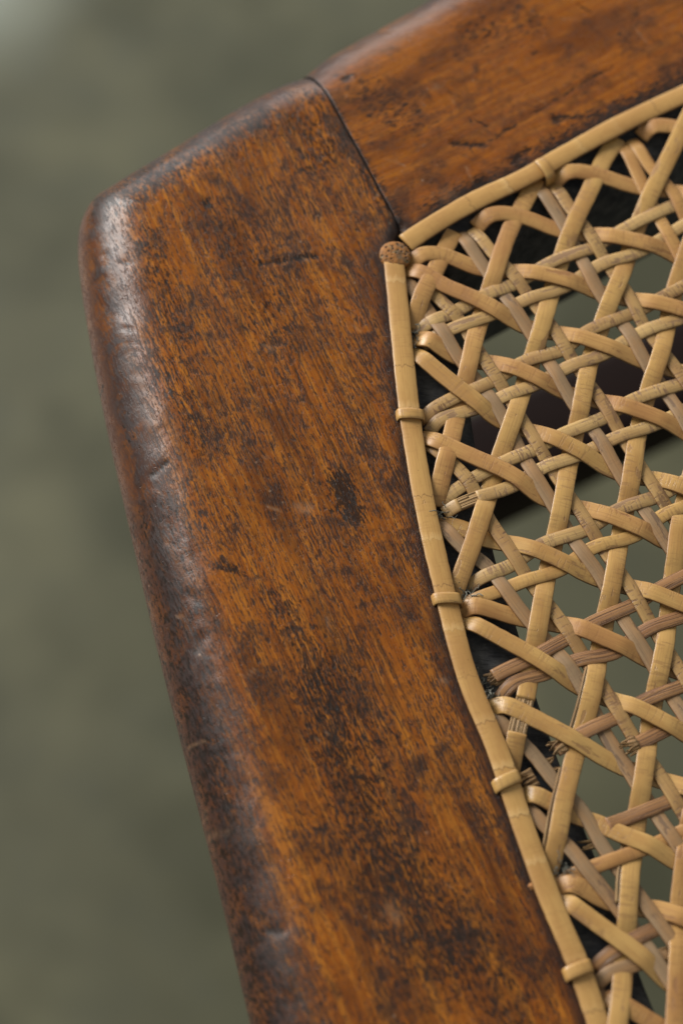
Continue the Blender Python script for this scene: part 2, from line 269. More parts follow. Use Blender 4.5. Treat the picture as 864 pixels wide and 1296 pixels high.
# ------------------------------------------------------------------ materials
def wood_material(name, angle, pores=1.0, bright=1.0, seed=0.0):
    n = NT(name)
    # millimetres, x along the grain
    p = n.mapping(n.coord(), scale=(1000, 1000, 1000))
    p = n.mapping(p, rot=(0, 0, -angle), loc=(seed * 37.0, seed * 11.0, 0))
    dout, din, stain, pale = (n.attr(a) for a in ("dout", "din", "stain", "pale"))
    warp = n.noise(p, 0.06, 3)
    pw = n.mapping(p, scale=(1, 1, 1))
    s = n.sep(pw)
    yy = n.math('ADD', s[1], n.math('MULTIPLY', n.math('SUBTRACT', warp, 0.5), 1.6))
    q = n.comb(s[0], yy, s[2])
    # broad colour drift, streaks along the grain
    big = n.noise(n.mapping(q, scale=(0.05, 0.16, 0.06)), 1.0, 4, 0.6)
    streak = n.noise(n.mapping(q, scale=(0.035, 1.0, 0.3)), 1.0, 4, 0.68)
    line = n.noise(n.mapping(q, scale=(0.03, 3.0, 0.3), loc=(17, 3, 0)), 1.0, 3, 0.6)
    fibre = n.noise(n.mapping(q, scale=(0.16, 6.5, 2.0)), 1.0, 3, 0.6)
    cloud = n.noise(p, 0.17, 6, 0.68, 0.6)
    cloud2 = n.noise(n.mapping(p, loc=(71, 13, 4)), 0.75, 4, 0.65)
    orange = (0.295 * bright, 0.082 * bright, 0.0070 * bright)
    amber = (0.45 * bright, 0.157 * bright, 0.0165 * bright)
    brown = (0.088 * bright, 0.024 * bright, 0.0055 * bright)
    c = n.mix(n.ramp(streak, 0.40, 0.64, 0.0, 0.35 + 0.6 * min(1.0, pores)), orange, amber)
    c = n.mix(n.ramp(big, 0.46, 0.66, 0, 0.62), c, brown)
    c = n.mix(n.ramp(fibre, 0.50, 0.66, 0, 0.42 * pores + 0.1), c, brown)
    band = n.noise(n.mapping(q, scale=(0.03, 0.09, 0.1), loc=(3, 47, 0)), 1.0, 2, 0.5)
    lm = n.math('MULTIPLY', n.ramp(line, 0.52, 0.62), n.ramp(band, 0.43, 0.57, 0.10, 0.95))
    c = n.mix(n.math('MULTIPLY', lm, 0.20 + 0.5 * pores), c, (0.050, 0.0165, 0.0055))
    # grime has settled mostly in the pores: thicker dashes inside the cloudy patches
    patch = n.ramp(n.math('ADD', n.math('MULTIPLY', cloud, 0.72), n.math('MULTIPLY', cloud2, 0.28)), 0.45, 0.69)
    dens = n.noise(n.mapping(q, scale=(0.07, 0.16, 0.1), loc=(31, 7, 0)), 1.0, 3, 0.6)
    thr = n.ramp(dens, 0.3, 0.68, 0.630, 0.515, smooth=False)
    thr = n.math('SUBTRACT', thr, n.math('MULTIPLY', patch, 0.085))
    pz = n.noise(n.mapping(q, scale=(0.50, 3.3, 1.0)), 1.0, 3, 0.55)
    pore = n.ramp(n.math('SUBTRACT', pz, thr), 0.0, 0.05)
    pz2 = n.noise(n.mapping(q, scale=(0.85, 5.4, 1.0), loc=(5, 91, 0)), 1.0, 2, 0.5)
    pore2 = n.ramp(n.math('SUBTRACT', pz2, n.math('ADD', thr, 0.01)), 0.0, 0.045)
    pore = n.math('MULTIPLY', n.math('MAXIMUM', pore, n.math('MULTIPLY', pore2, 0.85)), pores)
    c = n.mix(n.math('MULTIPLY', pore, 0.86), c, (0.024, 0.0095, 0.0050))
    c = n.mix(n.math('MULTIPLY', patch, 0.78), c, (0.028, 0.0100, 0.0045))
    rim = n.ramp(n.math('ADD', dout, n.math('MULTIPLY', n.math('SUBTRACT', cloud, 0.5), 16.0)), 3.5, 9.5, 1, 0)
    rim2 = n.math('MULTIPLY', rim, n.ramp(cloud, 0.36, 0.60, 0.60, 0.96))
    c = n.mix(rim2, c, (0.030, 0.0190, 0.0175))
    # reddish rubbed through outer side
    red = n.ramp(n.math('ADD', dout, n.math('MULTIPLY', n.math('SUBTRACT', cloud, 0.5), 3.0)), 0.4, 2.2, 1, 0)
    c = n.mix(n.math('MULTIPLY', red, 0.55), c, (0.095, 0.034, 0.017))
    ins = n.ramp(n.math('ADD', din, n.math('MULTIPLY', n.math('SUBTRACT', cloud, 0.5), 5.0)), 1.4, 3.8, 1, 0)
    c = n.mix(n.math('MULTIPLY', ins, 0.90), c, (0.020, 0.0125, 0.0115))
    grit = n.noise(n.mapping(q, scale=(0.8, 3.2, 1.0), loc=(3, 55, 0)), 1.0, 4, 0.65)
    st = n.math('ADD', stain, n.math('MULTIPLY', n.math('SUBTRACT', cloud2, 0.5), 0.9))
    st = n.math('ADD', st, n.math('MULTIPLY', n.math('SUBTRACT', grit, 0.5), 3.4))
    st = n.math('MULTIPLY', n.ramp(st, 0.30, 0.75), n.ramp(stain, 0.03, 0.25))
    c = n.mix(n.math('MULTIPLY', st, 0.92), c, (0.014, 0.0085, 0.0065))
    pl = n.math('MULTIPLY', pale, n.ramp(cloud2, 0.35, 0.6, 0.35, 1.0))
    c = n.mix(pl, c, (0.30, 0.17, 0.095))
    # light flecks of dust and scuffs
    fl = n.voronoi(p, 0.33)
    fleck = n.ramp(fl, 0.045, 0.09, 0.45, 0)
    c = n.mix(n.math('MULTIPLY', fleck, n.ramp(cloud, 0.5, 0.6)), c, (0.36, 0.24, 0.16))
    rough = n.ramp(cloud, 0.35, 0.68, 0.27, 0.36)
    rough = n.math('SUBTRACT', rough, n.ramp(dout, 5.0, 12.0, 0.02, 0.0))
    rough = n.math('ADD', rough, n.math('MULTIPLY', pore, 0.2))
    body = n.ramp(dout, 3.0, 10.0, 0.10, 1.0)
    h = n.math('SUBTRACT', n.math('MULTIPLY', fibre, 0.10), n.math('MULTIPLY', pore, 0.55))
    h = n.math('MULTIPLY', h, body)
    h = n.math('ADD', h, n.math('MULTIPLY', n.math('MULTIPLY', cloud2, 0.45), body))
    h = n.math('ADD', h, n.math('MULTIPLY', cloud, 1.2))
    scr = n.noise(n.mapping(p, scale=(1.6, 0.35, 1), rot=(0, 0, 0.5)), 1.0, 2)
    h = n.math('SUBTRACT', h, n.ramp(scr, 0.70, 0.76, 0, 0.4))
    nrm = n.bump(h, 0.00011, 0.9)
    return n.set(c, rough, nrm, 0.0, 0.22, 0.34)


def dark_wood_material():
    n = NT("bare_dark_wood")
    p = n.mapping(n.coord(), scale=(1000, 1000, 1000))
    a = n.noise(p, 0.3, 5, 0.65)
    b = n.noise(n.mapping(p, scale=(0.4, 3.0, 1.0), rot=(0, 0, 0.4)), 1.0, 3)
    c = n.mix(n.ramp(a, 0.35, 0.7), (0.040, 0.040, 0.044), (0.105, 0.100, 0.094))
    c = n.mix(n.ramp(b, 0.5, 0.7, 0, 0.5), c, (0.012, 0.011, 0.012))
    d = n.noise(p, 1.6, 3, 0.6)
    c = n.mix(n.ramp(d, 0.62, 0.74, 0, 0.5), c, (0.13, 0.12, 0.10))
    return n.set(c, 0.75, n.bump(n.math('ADD', a, b), 0.0003, 0.7), 0, 0.3, 0.25)


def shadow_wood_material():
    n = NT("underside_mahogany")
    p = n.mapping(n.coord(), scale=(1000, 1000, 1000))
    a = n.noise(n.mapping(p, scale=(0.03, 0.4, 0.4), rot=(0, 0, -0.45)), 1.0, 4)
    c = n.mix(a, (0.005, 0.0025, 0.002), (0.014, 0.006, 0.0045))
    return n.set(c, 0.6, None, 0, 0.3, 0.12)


def cane_material(name, skin, deep, peel, cracks=0.3, groove=0.0, bands=0.0, gloss=0.42, peel_lo=0.60):
    n = NT(name)
    uv = n.coord("UV")                      # u: mm along, v: -1 .. 1 across
    r = n.math('MULTIPLY', n.rand(), 97.0)
    s = n.sep(uv)
    u = n.math('ADD', s[0], r)
    v = s[1]
    wob = n.noise(n.comb(n.math('MULTIPLY', u, 0.0), n.math('MULTIPLY', v, 1.6), r), 1.0, 5, 0.65)
    broad = n.noise(n.comb(n.math('MULTIPLY', u, 0.09), n.math('MULTIPLY', v, 0.35), r), 1.0, 4, 0.6)
    fib = n.noise(n.comb(n.math('MULTIPLY', u, 0.22), n.math('MULTIPLY', v, 7.0), r), 1.0, 3, 0.6)
    c = n.mix(n.ramp(broad, 0.38, 0.66), skin, deep)
    # object-wide tint so that no two strands match
    tint = n.math('FRACT', n.math('MULTIPLY', r, 3.7))
    c = n.mix(n.math('MULTIPLY', tint, 0.30), c, deep)
    c = n.mix(n.ramp(fib, 0.45, 0.72, 0, 0.32), c, peel)
    # silica skin flaked off in ragged patches
    pe = n.noise(n.comb(n.math('MULTIPLY', u, 0.16), n.math('MULTIPLY', v, 0.75), n.math('ADD', r, 40.0)), 1.0, 5, 0.62)
    pm = n.ramp(pe, peel_lo, peel_lo + 0.035)
    c = n.mix(n.math('MULTIPLY', pm, 0.75), c, peel)
    # transverse hair cracks in the skin
    cr = n.noise(n.comb(n.math('MULTIPLY', u, 2.4), n.math('MULTIPLY', v, 0.45), r), 1.0, 3, 0.6)
    crk = n.math('MULTIPLY', n.ramp(cr, 0.53, 0.60), n.math('SUBTRACT', 1.0, n.math('MULTIPLY', pm, 0.8)))
    where = n.noise(n.comb(n.math('MULTIPLY', u, 0.13), n.math('MULTIPLY', v, 0.3), n.math('ADD', r, 9.0)), 1.0, 2)
    crk = n.math('MULTIPLY', crk, n.ramp(where, 0.35, 0.62))
    c = n.mix(n.math('MULTIPLY', crk, cracks), c, peel)
    h = n.math('MULTIPLY', fib, 0.25)
    h = n.math('SUBTRACT', h, n.math('MULTIPLY', crk, 0.55 * cracks))
    h = n.math('SUBTRACT', h, n.math('MULTIPLY', pm, 0.5))
    if groove > 0:
        g = n.noise(n.comb(n.math('MULTIPLY', u, 0.03), n.math('MULTIPLY', v, 2.3), r), 1.0, 2, 0.5)
        gm = n.ramp(n.math('ABSOLUTE', n.math('SUBTRACT', g, 0.5)), 0.0, 0.05, 1, 0)
        c = n.mix(n.math('MULTIPLY', gm, 0.75 * groove), c, (0.055, 0.026, 0.014))
        h = n.math('SUBTRACT', h, n.math('MULTIPLY', gm, 1.2 * groove))
    if bands > 0:
        # long skin joints with a ragged brown edge (outer edging strip)
        t = n.math('DIVIDE', n.math('ADD', u, n.math('MULTIPLY', wob, 2.6)), bands)
        fr = n.math('FRACT', t)
        line = n.ramp(fr, 0.0, 0.034, 1, 0)
        lite = n.ramp(fr, 0.80, 0.995, 0, 1)
        step = n.ramp(fr, 0.985, 1.0, 1, 0)
        on = n.noise(n.comb(n.math('FLOOR', t), r, 0.0), 3.1, 0)
        on = n.ramp(on, 0.42, 0.52)
        c = n.mix(n.math('MULTIPLY', n.math('MULTIPLY', lite, on), 0.45), c, (0.66, 0.43, 0.18))
        c = n.mix(n.math('MULTIPLY', n.math('MULTIPLY', line, on), 0.9), c, (0.17, 0.083, 0.032))
        h = n.math('ADD', h, n.math('MULTIPLY', n.math('MULTIPLY', lite, on), 0.8))
    # cut edges of the strip show darker pith; long fibre lines
    ev = n.ramp(n.math('ADD', n.math('ABSOLUTE', v), n.math('MULTIPLY', n.math('SUBTRACT', fib, 0.5), 0.10)), 0.90, 0.985)
    c = n.mix(n.math('MULTIPLY', ev, 0.70), c, (0.15, 0.070, 0.026))
    fl2 = n.noise(n.comb(n.math('MULTIPLY', u, 0.10), n.math('MULTIPLY', v, 11.0), n.math('ADD', r, 3.0)), 1.0, 2, 0.5)
    c = n.mix(n.ramp(fl2, 0.56, 0.70, 0, 0.40), c, peel)
    # specks
    sp = n.voronoi(n.comb(n.math('MULTIPLY', u, 0.8), v, r), 1.0)
    c = n.mix(n.ramp(sp, 0.03, 0.07, 0.6, 0), c, (0.07, 0.035, 0.018))
    rough = n.ramp(broad, 0.3, 0.7, gloss - 0.08, gloss + 0.10)
    rough = n.math('ADD', rough, n.math('MULTIPLY', pm, 0.15))
    return n.set(c, rough, n.bump(h, 0.00007, 0.8), 0, 0.3, 0.5)


def end_grain_material():
    n = NT("peg_end_grain")
    p = n.mapping(n.coord(), scale=(1000, 1000, 1000))
    a = n.voronoi(p, 1.7)
    b = n.noise(p, 0.8, 4, 0.6)
    c = n.mix(n.ramp(a, 0.16, 0.42), (0.012, 0.006, 0.004), (0.33, 0.135, 0.032))
    c = n.mix(n.ramp(b, 0.45, 0.68), c, (0.12, 0.070, 0.034))
    g = n.noise(p, 1.1, 2)
    c = n.mix(n.ramp(g, 0.6, 0.7, 0, 0.7), c, (0.23, 0.21, 0.12))
    return n.set(c, 0.65, n.bump(n.ramp(a, 0.1, 0.45), 0.00025, 0.9), 0, 0.3, 0.35)


def floor_material():
    n = NT("grey_green_floor")
    p = n.coord()
    a = n.noise(p, 6.0, 5, 0.6)
    b = n.noise(p, 45.0, 3, 0.6)
    c = n.mix(n.ramp(a, 0.3, 0.7), (0.067, 0.064, 0.035), (0.094, 0.090, 0.051))
    c = n.mix(n.ramp(b, 0.4, 0.7, 0, 0.3), c, (0.054, 0.057, 0.040))
    m = n.noise(p, 8.0, 3, 0.6)
    m2 = n.noise(n.mapping(p, loc=(3.1, 7.7, 0)), 13.0, 2, 0.5)
    c = n.mix(n.ramp(m2, 0.45, 0.68, 0.0, 0.8), c, (0.118, 0.111, 0.061))
    c = n.mix(n.ramp(m, 0.40, 0.60, 0.0, 0.85), c, (0.042, 0.041, 0.020))
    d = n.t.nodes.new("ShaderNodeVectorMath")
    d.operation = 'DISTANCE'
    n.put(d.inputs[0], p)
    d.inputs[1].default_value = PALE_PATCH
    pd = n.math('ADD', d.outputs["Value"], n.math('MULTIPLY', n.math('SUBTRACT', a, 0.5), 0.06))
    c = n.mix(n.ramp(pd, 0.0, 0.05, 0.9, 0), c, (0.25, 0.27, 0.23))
    return n.set(c, 0.42, None, 0, 0.3, 0.5)


def fluff_material():
    n = NT("grey_dust")
    p = n.mapping(n.coord(), scale=(1000, 1000, 1000))
    c = n.mix(n.noise(p, 2.0, 3), (0.10, 0.10, 0.085), (0.24, 0.23, 0.18))
    return n.set(c, 0.9)


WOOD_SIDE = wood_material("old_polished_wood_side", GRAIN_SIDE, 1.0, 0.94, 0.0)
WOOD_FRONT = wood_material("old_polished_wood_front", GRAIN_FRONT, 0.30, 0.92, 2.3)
DARK = dark_wood_material()
UNDER = shadow_wood_material()
TAN = cane_material("cane_tan", (0.54, 0.302, 0.100), (0.41, 0.198, 0.060), (0.27, 0.120, 0.042), 0.45, 0, 0, 0.40, 0.62)
GOLD = cane_material("cane_gold", (0.56, 0.335, 0.110), (0.43, 0.225, 0.065), (0.30, 0.155, 0.060), 0.5, 0, 0, 0.36, 0.61)
PALE = cane_material("cane_pale", (0.60, 0.390, 0.155), (0.47, 0.275, 0.098), (0.25, 0.140, 0.078), 0.9, 0.12, 0, 0.40, 0.58)
YELL = cane_material("cane_ridged", (0.49, 0.300, 0.112), (0.37, 0.200, 0.070), (0.20, 0.105, 0.050), 1.0, 0, 0, 0.42, 0.60)
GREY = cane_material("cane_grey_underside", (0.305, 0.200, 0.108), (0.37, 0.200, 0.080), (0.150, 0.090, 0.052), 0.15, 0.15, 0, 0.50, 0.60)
RED = cane_material("cane_brown_grooved", (0.42, 0.215, 0.085), (0.30, 0.142, 0.056), (0.18, 0.082, 0.036), 0.15, 0.9, 0, 0.45, 0.60)
EDGE = cane_material("cane_edging", (0.57, 0.330, 0.108), (0.46, 0.240, 0.070), (0.36, 0.180, 0.056), 0.22, 0, 7.2, 0.40, 0.70)
FIBRE = cane_material("cane_fibre", (0.44, 0.27, 0.105), (0.30, 0.165, 0.062), (0.12, 0.065, 0.03), 0.0, 0.9, 0, 0.6, 0.6)
PEG = end_grain_material()
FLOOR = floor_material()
DUST = fluff_material()

# ------------------------------------------------------------------ setting
bm = bmesh.new()
for x, y in ((-3, -3), (3, -3), (3, 3), (-3, 3)):
    bm.verts.new((x, y, 0))
bm.faces.new(bm.verts)
me = bpy.data.meshes.new("floor")
bm.to_mesh(me)
bm.free()
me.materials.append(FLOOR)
fl = bpy.data.objects.new("floor", me)
fl["kind"] = "structure"
fl["label"] = "plain grey green floor far below the chair"
COL.objects.link(fl)

# ------------------------------------------------------------------ the chair
chair = bpy.data.objects.new("cane_chair", None)
chair["label"] = "old brown wooden chair with a woven cane seat and rounded frame corner"
chair["category"] = "chair"
COL.objects.link(chair)


def link(name, verts, faces, mats, parent=chair, smooth=True, uv=None, attrs=None, fmat=None, label=None):
    me = bpy.data.meshes.new(name)
    vv = np.asarray(verts, float) * MM
    vv = vv + np.array([0, 0, SEAT])
    me.from_pydata(vv.tolist(), [], faces)
    for m in (mats if isinstance(mats, (list, tuple)) else [mats]):
        me.materials.append(m)
    if fmat is not None:
        me.polygons.foreach_set("material_index", fmat)
    if smooth:
        me.polygons.foreach_set("use_smooth", [True] * len(me.polygons))
    if uv is not None:
        lay = me.uv_layers.new(name="UVMap")
        li = np.empty(len(me.loops), dtype=np.int32)
        me.loops.foreach_get("vertex_index", li)
        lay.data.foreach_set("uv", np.asarray(uv, np.float32)[li].ravel())
    for k, a in (attrs or {}).items():
        at = me.attributes.new(k, 'FLOAT', 'POINT')
        at.data.foreach_set("value", np.asarray(a, np.float32))
    me.update()
    o = bpy.data.objects.new(name, me)
    COL.objects.link(o)
    o.parent = parent
    if label:
        o["label"] = label
    return o


# ---- curve tools
def catmull(P, step):
    P = np.asarray(P, float)
    Q = np.vstack([2 * P[0] - P[1], P, 2 * P[-1] - P[-2]])
    out = []
    for i in range(1, len(Q) - 2):
        p0, p1, p2, p3 = Q[i - 1:i + 3]
        n = max(2, int(np.linalg.norm(p2 - p1) / step))
        # centripetal parametrisation
        d = [max(np.linalg.norm(b - a), 1e-6) ** 0.5 for a, b in ((p0, p1), (p1, p2), (p2, p3))]
        t0, t1 = 0.0, d[0]
        t2 = t1 + d[1]
        t3 = t2 + d[2]
        for k in range(n):
            t = t1 + (t2 - t1) * k / n
            a1 = (t1 - t) / (t1 - t0) * p0 + (t - t0) / (t1 - t0) * p1
            a2 = (t2 - t) / (t2 - t1) * p1 + (t - t1) / (t2 - t1) * p2
            a3 = (t3 - t) / (t3 - t2) * p2 + (t - t2) / (t3 - t2) * p3
            b1 = (t2 - t) / (t2 - t0) * a1 + (t - t0) / (t2 - t0) * a2
            b2 = (t3 - t) / (t3 - t1) * a2 + (t - t1) / (t3 - t1) * a3
            out.append((t2 - t) / (t2 - t1) * b1 + (t - t1) / (t2 - t1) * b2)
    out.append(P[-1])
    return np.array(out)


def resample(P, n=None, step=None):
    P = np.asarray(P, float)
    L = np.concatenate([[0], np.cumsum(np.linalg.norm(np.diff(P, axis=0), axis=1))])
    if n is None:
        n = max(3, int(L[-1] / step) + 1)
    t = np.linspace(0, L[-1], n)
    return np.array([np.interp(t, L, P[:, k]) for k in range(P.shape[1])]).T


def resample_at(P, f):
    P = np.asarray(P, float)
    L = np.concatenate([[0], np.cumsum(np.linalg.norm(np.diff(P, axis=0), axis=1))])
    t = np.asarray(f) * L[-1]
    return np.array([np.interp(t, L, P[:, k]) for k in range(P.shape[1])]).T


def dist_to_poly(Q, P):
    best = np.full(len(Q), 1e9)
    for a, b in zip(P[:-1], P[1:]):
        ab = b - a
        t = np.clip(((Q - a) @ ab) / max(ab @ ab, 1e-9), 0, 1)
        best = np.minimum(best, np.linalg.norm(Q - (a + t[:, None] * ab), axis=1))
    return best


def nz(x, y, z=0.0):
    return mnoise.noise(Vector((x, y, z)))


# ---- solid wooden rails -------------------------------------------------
R_TOP = 11.0
DEPTH = 36.0


def rail(name, O, I, E, mat, stains, pales, dents, label=None, lift=0.0):
    """O outer outline, I inner edge, E edge of the rebate under the cane (equal counts)."""
    nS = len(O)
    T = np.concatenate([np.linspace(0, 1, 46)[:-1] ** 1.8 * 0.45, np.linspace(0.45, 1.0, 46)])
    nT = len(T)
    G = O[:, None, :] * (1 - T)[None, :, None] + I[:, None, :] * T[None, :, None]
    flat = G.reshape(-1, 2)
    dO = dist_to_poly(flat, O)
    dI = dist_to_poly(flat, I)
    joint = np.array([O[0], I[0]])
    dJ = dist_to_poly(flat, joint)
    z = np.zeros(len(flat))
    m = dO < R_TOP
    z[m] = -(R_TOP - np.sqrt(np.maximum(R_TOP ** 2 - (R_TOP - dO[m]) ** 2, 0)))
    z -= np.clip(dO - R_TOP, 0, 25) * 0.006 - 0.0
    z += lift
    # eased arrises at the joint and at the cane groove
    z -= 0.10 * np.exp(-(dJ / 0.18) ** 2)
    z -= 0.55 * np.exp(-(dI / 0.7) ** 2)
    # hand worn unevenness
    un = np.array([nz(x * 0.09, y * 0.09) * 0.16 + nz(x * 0.33, y * 0.33, 5) * 0.05 for x, y in flat])
    edge = np.exp(-((dO - 4) / 3.5) ** 2)
    lump = np.array([nz(x * 0.22, y * 0.22, 9) * 0.13 + nz(x * 0.8, y * 0.8, 3) * 0.030 for x, y in flat])
    z += un + edge * lump
    stain = np.zeros(len(flat))
    pale = np.zeros(len(flat))

    def seg(s):
        x0, y0, x1, y1, wd, amt = s
        a, b = np.array([x0, y0]), np.array([x1, y1])
        ab = b - a
        t = np.clip(((flat - a) @ ab) / max(ab @ ab, 1e-9), 0, 1)
        d = np.linalg.norm(flat - (a + t[:, None] * ab), axis=1)
        return amt * np.exp(-(d / wd) ** 2)
    rs = random.Random(len(name) * 13)
    lo, hi = flat.min(0), flat.max(0)
    for k in range(70):
        q = flat[rs.randrange(len(flat))]
        an, ln = rs.uniform(0, 6.28), rs.uniform(0.4, 3.2)
        sg = (q[0], q[1], q[0] + math.cos(an) * ln, q[1] + math.sin(an) * ln, rs.uniform(0.09, 0.17), 1.0)
        z -= 0.05 * seg(sg)
        if k % 3 == 0:
            pale = np.maximum(pale, 0.55 * seg(sg))
        elif k % 3 == 1:
            stain = np.maximum(stain, 0.9 * seg(sg))
    rim_i = np.nonzero((dO > 1.0) & (dO < 6.0))[0]
    for k in range(46):
        q = flat[rim_i[rs.randrange(len(rim_i))]]
        an, ln = rs.uniform(0, 6.28), rs.uniform(0.1, 1.6)
        sg = (q[0], q[1], q[0] + math.cos(an) * ln, q[1] + math.sin(an) * ln, rs.uniform(0.2, 0.75), rs.uniform(0.04, 0.16))
        z -= seg(sg)
        if k % 4 == 0:
            stain = np.maximum(stain, 6.0 * seg(sg))
    for s in stains:
        stain = np.maximum(stain, seg(s))
    for s in pales:
        pale = np.maximum(pale, seg(s))
    for s in dents:
        z -= seg(s)
        z += seg((s[0], s[1], s[2], s[3], s[4] * 2.1, s[5] * 0.22))
    stain = np.maximum(stain, 1.1 * np.exp(-(dJ / 0.26) ** 2))
    V = [np.c_[flat, z]]
    idx = np.arange(nS * nT).reshape(nS, nT)
    faces, fm = [], []

    def quads(A, B, mi, flip=False):
        for i in range(len(A) - 1):
            f = (int(A[i]), int(A[i + 1]), int(B[i + 1]), int(B[i]))
            faces.append(f if not flip else f[::-1])
            fm.append(mi)
    for j in range(nT - 1):
        quads(idx[:, j], idx[:, j + 1], 0)
    base = nS * nT

    def row(P2, zz):
        nonlocal base
        V.append(np.c_[P2, np.full(len(P2), zz) if np.isscalar(zz) else zz])
        r = np.arange(base, base + len(P2))
        base += len(P2)
        return r
    # outer wall, curving under
    nrm = np.zeros_like(O)
    tg = np.gradient(O, axis=0)
    nrm[:, 0], nrm[:, 1] = tg[:, 1], -tg[:, 0]
    nrm /= np.linalg.norm(nrm, axis=1)[:, None] + 1e-9
    cen = I - O
    sgn = np.sign(np.sum(nrm * cen, axis=1))
    nrm *= sgn[:, None]
    prev = idx[:, 0]
    extra = []
    for zz, ins in ((-R_TOP - 3, 0.35), (-R_TOP - 7, 1.6), (-R_TOP - 12, 4.0), (-R_TOP - 17, 7.5), (-R_TOP - 21, 12.0), (-DEPTH, 18.0)):
        r = row(O + nrm * ins, zz + lift)
        quads(r, prev, 0)
        prev = r
    bottom_o = prev
    # inner: step to the rebate, rebate, wall
    prev = idx[:, -1]
    for P2, zz in ((I + (E - I) * 0.02, -1.9), (I + (E - I) * 0.5, -2.15), (I + (E - I) * 0.96, -2.5), (E, -2.9), (E + (E - I) * 0.02, -DEPTH)):
        wob = np.array([nz(x * 0.4, y * 0.4, 2) * 0.22 for x, y in P2])
        r = row(P2, zz + wob)
        quads(prev, r, 1)
        prev = r
    quads(prev, bottom_o, 1)
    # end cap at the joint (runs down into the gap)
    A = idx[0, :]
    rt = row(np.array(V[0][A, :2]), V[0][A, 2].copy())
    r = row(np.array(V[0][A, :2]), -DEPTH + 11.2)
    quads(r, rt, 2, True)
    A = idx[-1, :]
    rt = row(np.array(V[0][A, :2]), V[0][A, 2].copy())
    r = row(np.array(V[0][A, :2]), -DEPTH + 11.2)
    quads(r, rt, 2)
    n = base
    VV = np.vstack(V)

    def pad(a, v):
        return np.concatenate([a, np.full(n - len(a), v)])
    # outer wall counts as rim
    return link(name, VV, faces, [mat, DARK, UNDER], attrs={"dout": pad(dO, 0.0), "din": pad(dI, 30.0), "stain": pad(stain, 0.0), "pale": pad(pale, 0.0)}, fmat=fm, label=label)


def build_outline(P, step=0.5, n=None):
    c = catmull(P, step)
    return resample(c, n=n) if n else c


nS = 420
O1 = build_outline(SIDE_OUT, 0.3, 1200)
I1 = build_outline(SIDE_IN, 0.3, 1200)
E1 = build_outline(SIDE_LEDGE, 0.3, 1200)
f = np.linspace(0, 1, nS)
f = np.sort(np.concatenate([f, np.array([0.0005, 0.001, 0.002, 0.003, 0.004, 0.006])]))
# outer fractions run fast through the corner block, where the inner edge hardly moves
fo = np.interp(f, [0, 0.16, 0.26, 1], [0, SIDE_KNEE[0], SIDE_KNEE[1], 1])
fi = np.interp(f, [0, 0.16, 0.26, 1], [0, 0.035, 0.10, 1])
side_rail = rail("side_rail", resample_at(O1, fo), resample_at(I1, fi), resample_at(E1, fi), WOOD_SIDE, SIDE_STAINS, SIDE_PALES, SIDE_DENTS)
f = np.sort(np.concatenate([np.linspace(0, 1, 260), np.array([0.001, 0.002, 0.003, 0.005, 0.007])]))
O2 = resample_at(build_outline(FRONT_OUT, 0.3), f)
I2 = resample_at(build_outline(FRONT_IN, 0.3), f)
E2 = resample_at(build_outline(FRONT_LEDGE, 0.3), f)
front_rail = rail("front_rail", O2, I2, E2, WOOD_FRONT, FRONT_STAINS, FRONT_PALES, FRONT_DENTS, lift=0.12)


# ---- stretcher below the seat
def beam(name, a, b, wd, ht, mat):
    a, b = np.asarray(a, float), np.asarray(b, float)
    d = b - a
    d /= np.linalg.norm(d)
    s = np.array([-d[1], d[0], 0])
    up = np.array([0, 0, 1.0])
    prof = []
    r = 3.0
    for cx, cz, a0 in ((wd / 2 - r, ht / 2 - r, 0), (-wd / 2 + r, ht / 2 - r, 90), (-wd / 2 + r, -ht / 2 + r, 180), (wd / 2 - r, -ht / 2 + r, 270)):
        for k in range(6):
            an = math.radians(a0 + 90 * k / 5)
            prof.append((cx + r * math.cos(an), cz + r * math.sin(an)))
    n = len(prof)
    V, F = [], []
    m = 12
    for i in range(m):
        p = a + (b - a) * i / (m - 1)
        for x, z in prof:
            V.append(p + s * x + up * z)
    for i in range(m - 1):
        for k in range(n):
            F.append((i * n + k, i * n + (k + 1) % n, (i + 1) * n + (k + 1) % n, (i + 1) * n + k))
    F.append(tuple(range(n))[::-1])
    F.append(tuple((m - 1) * n + k for k in range(n)))
    return link(name, V, F, mat)


beam("stretcher", STRETCHER[0], STRETCHER[1], 21, 22, UNDER)


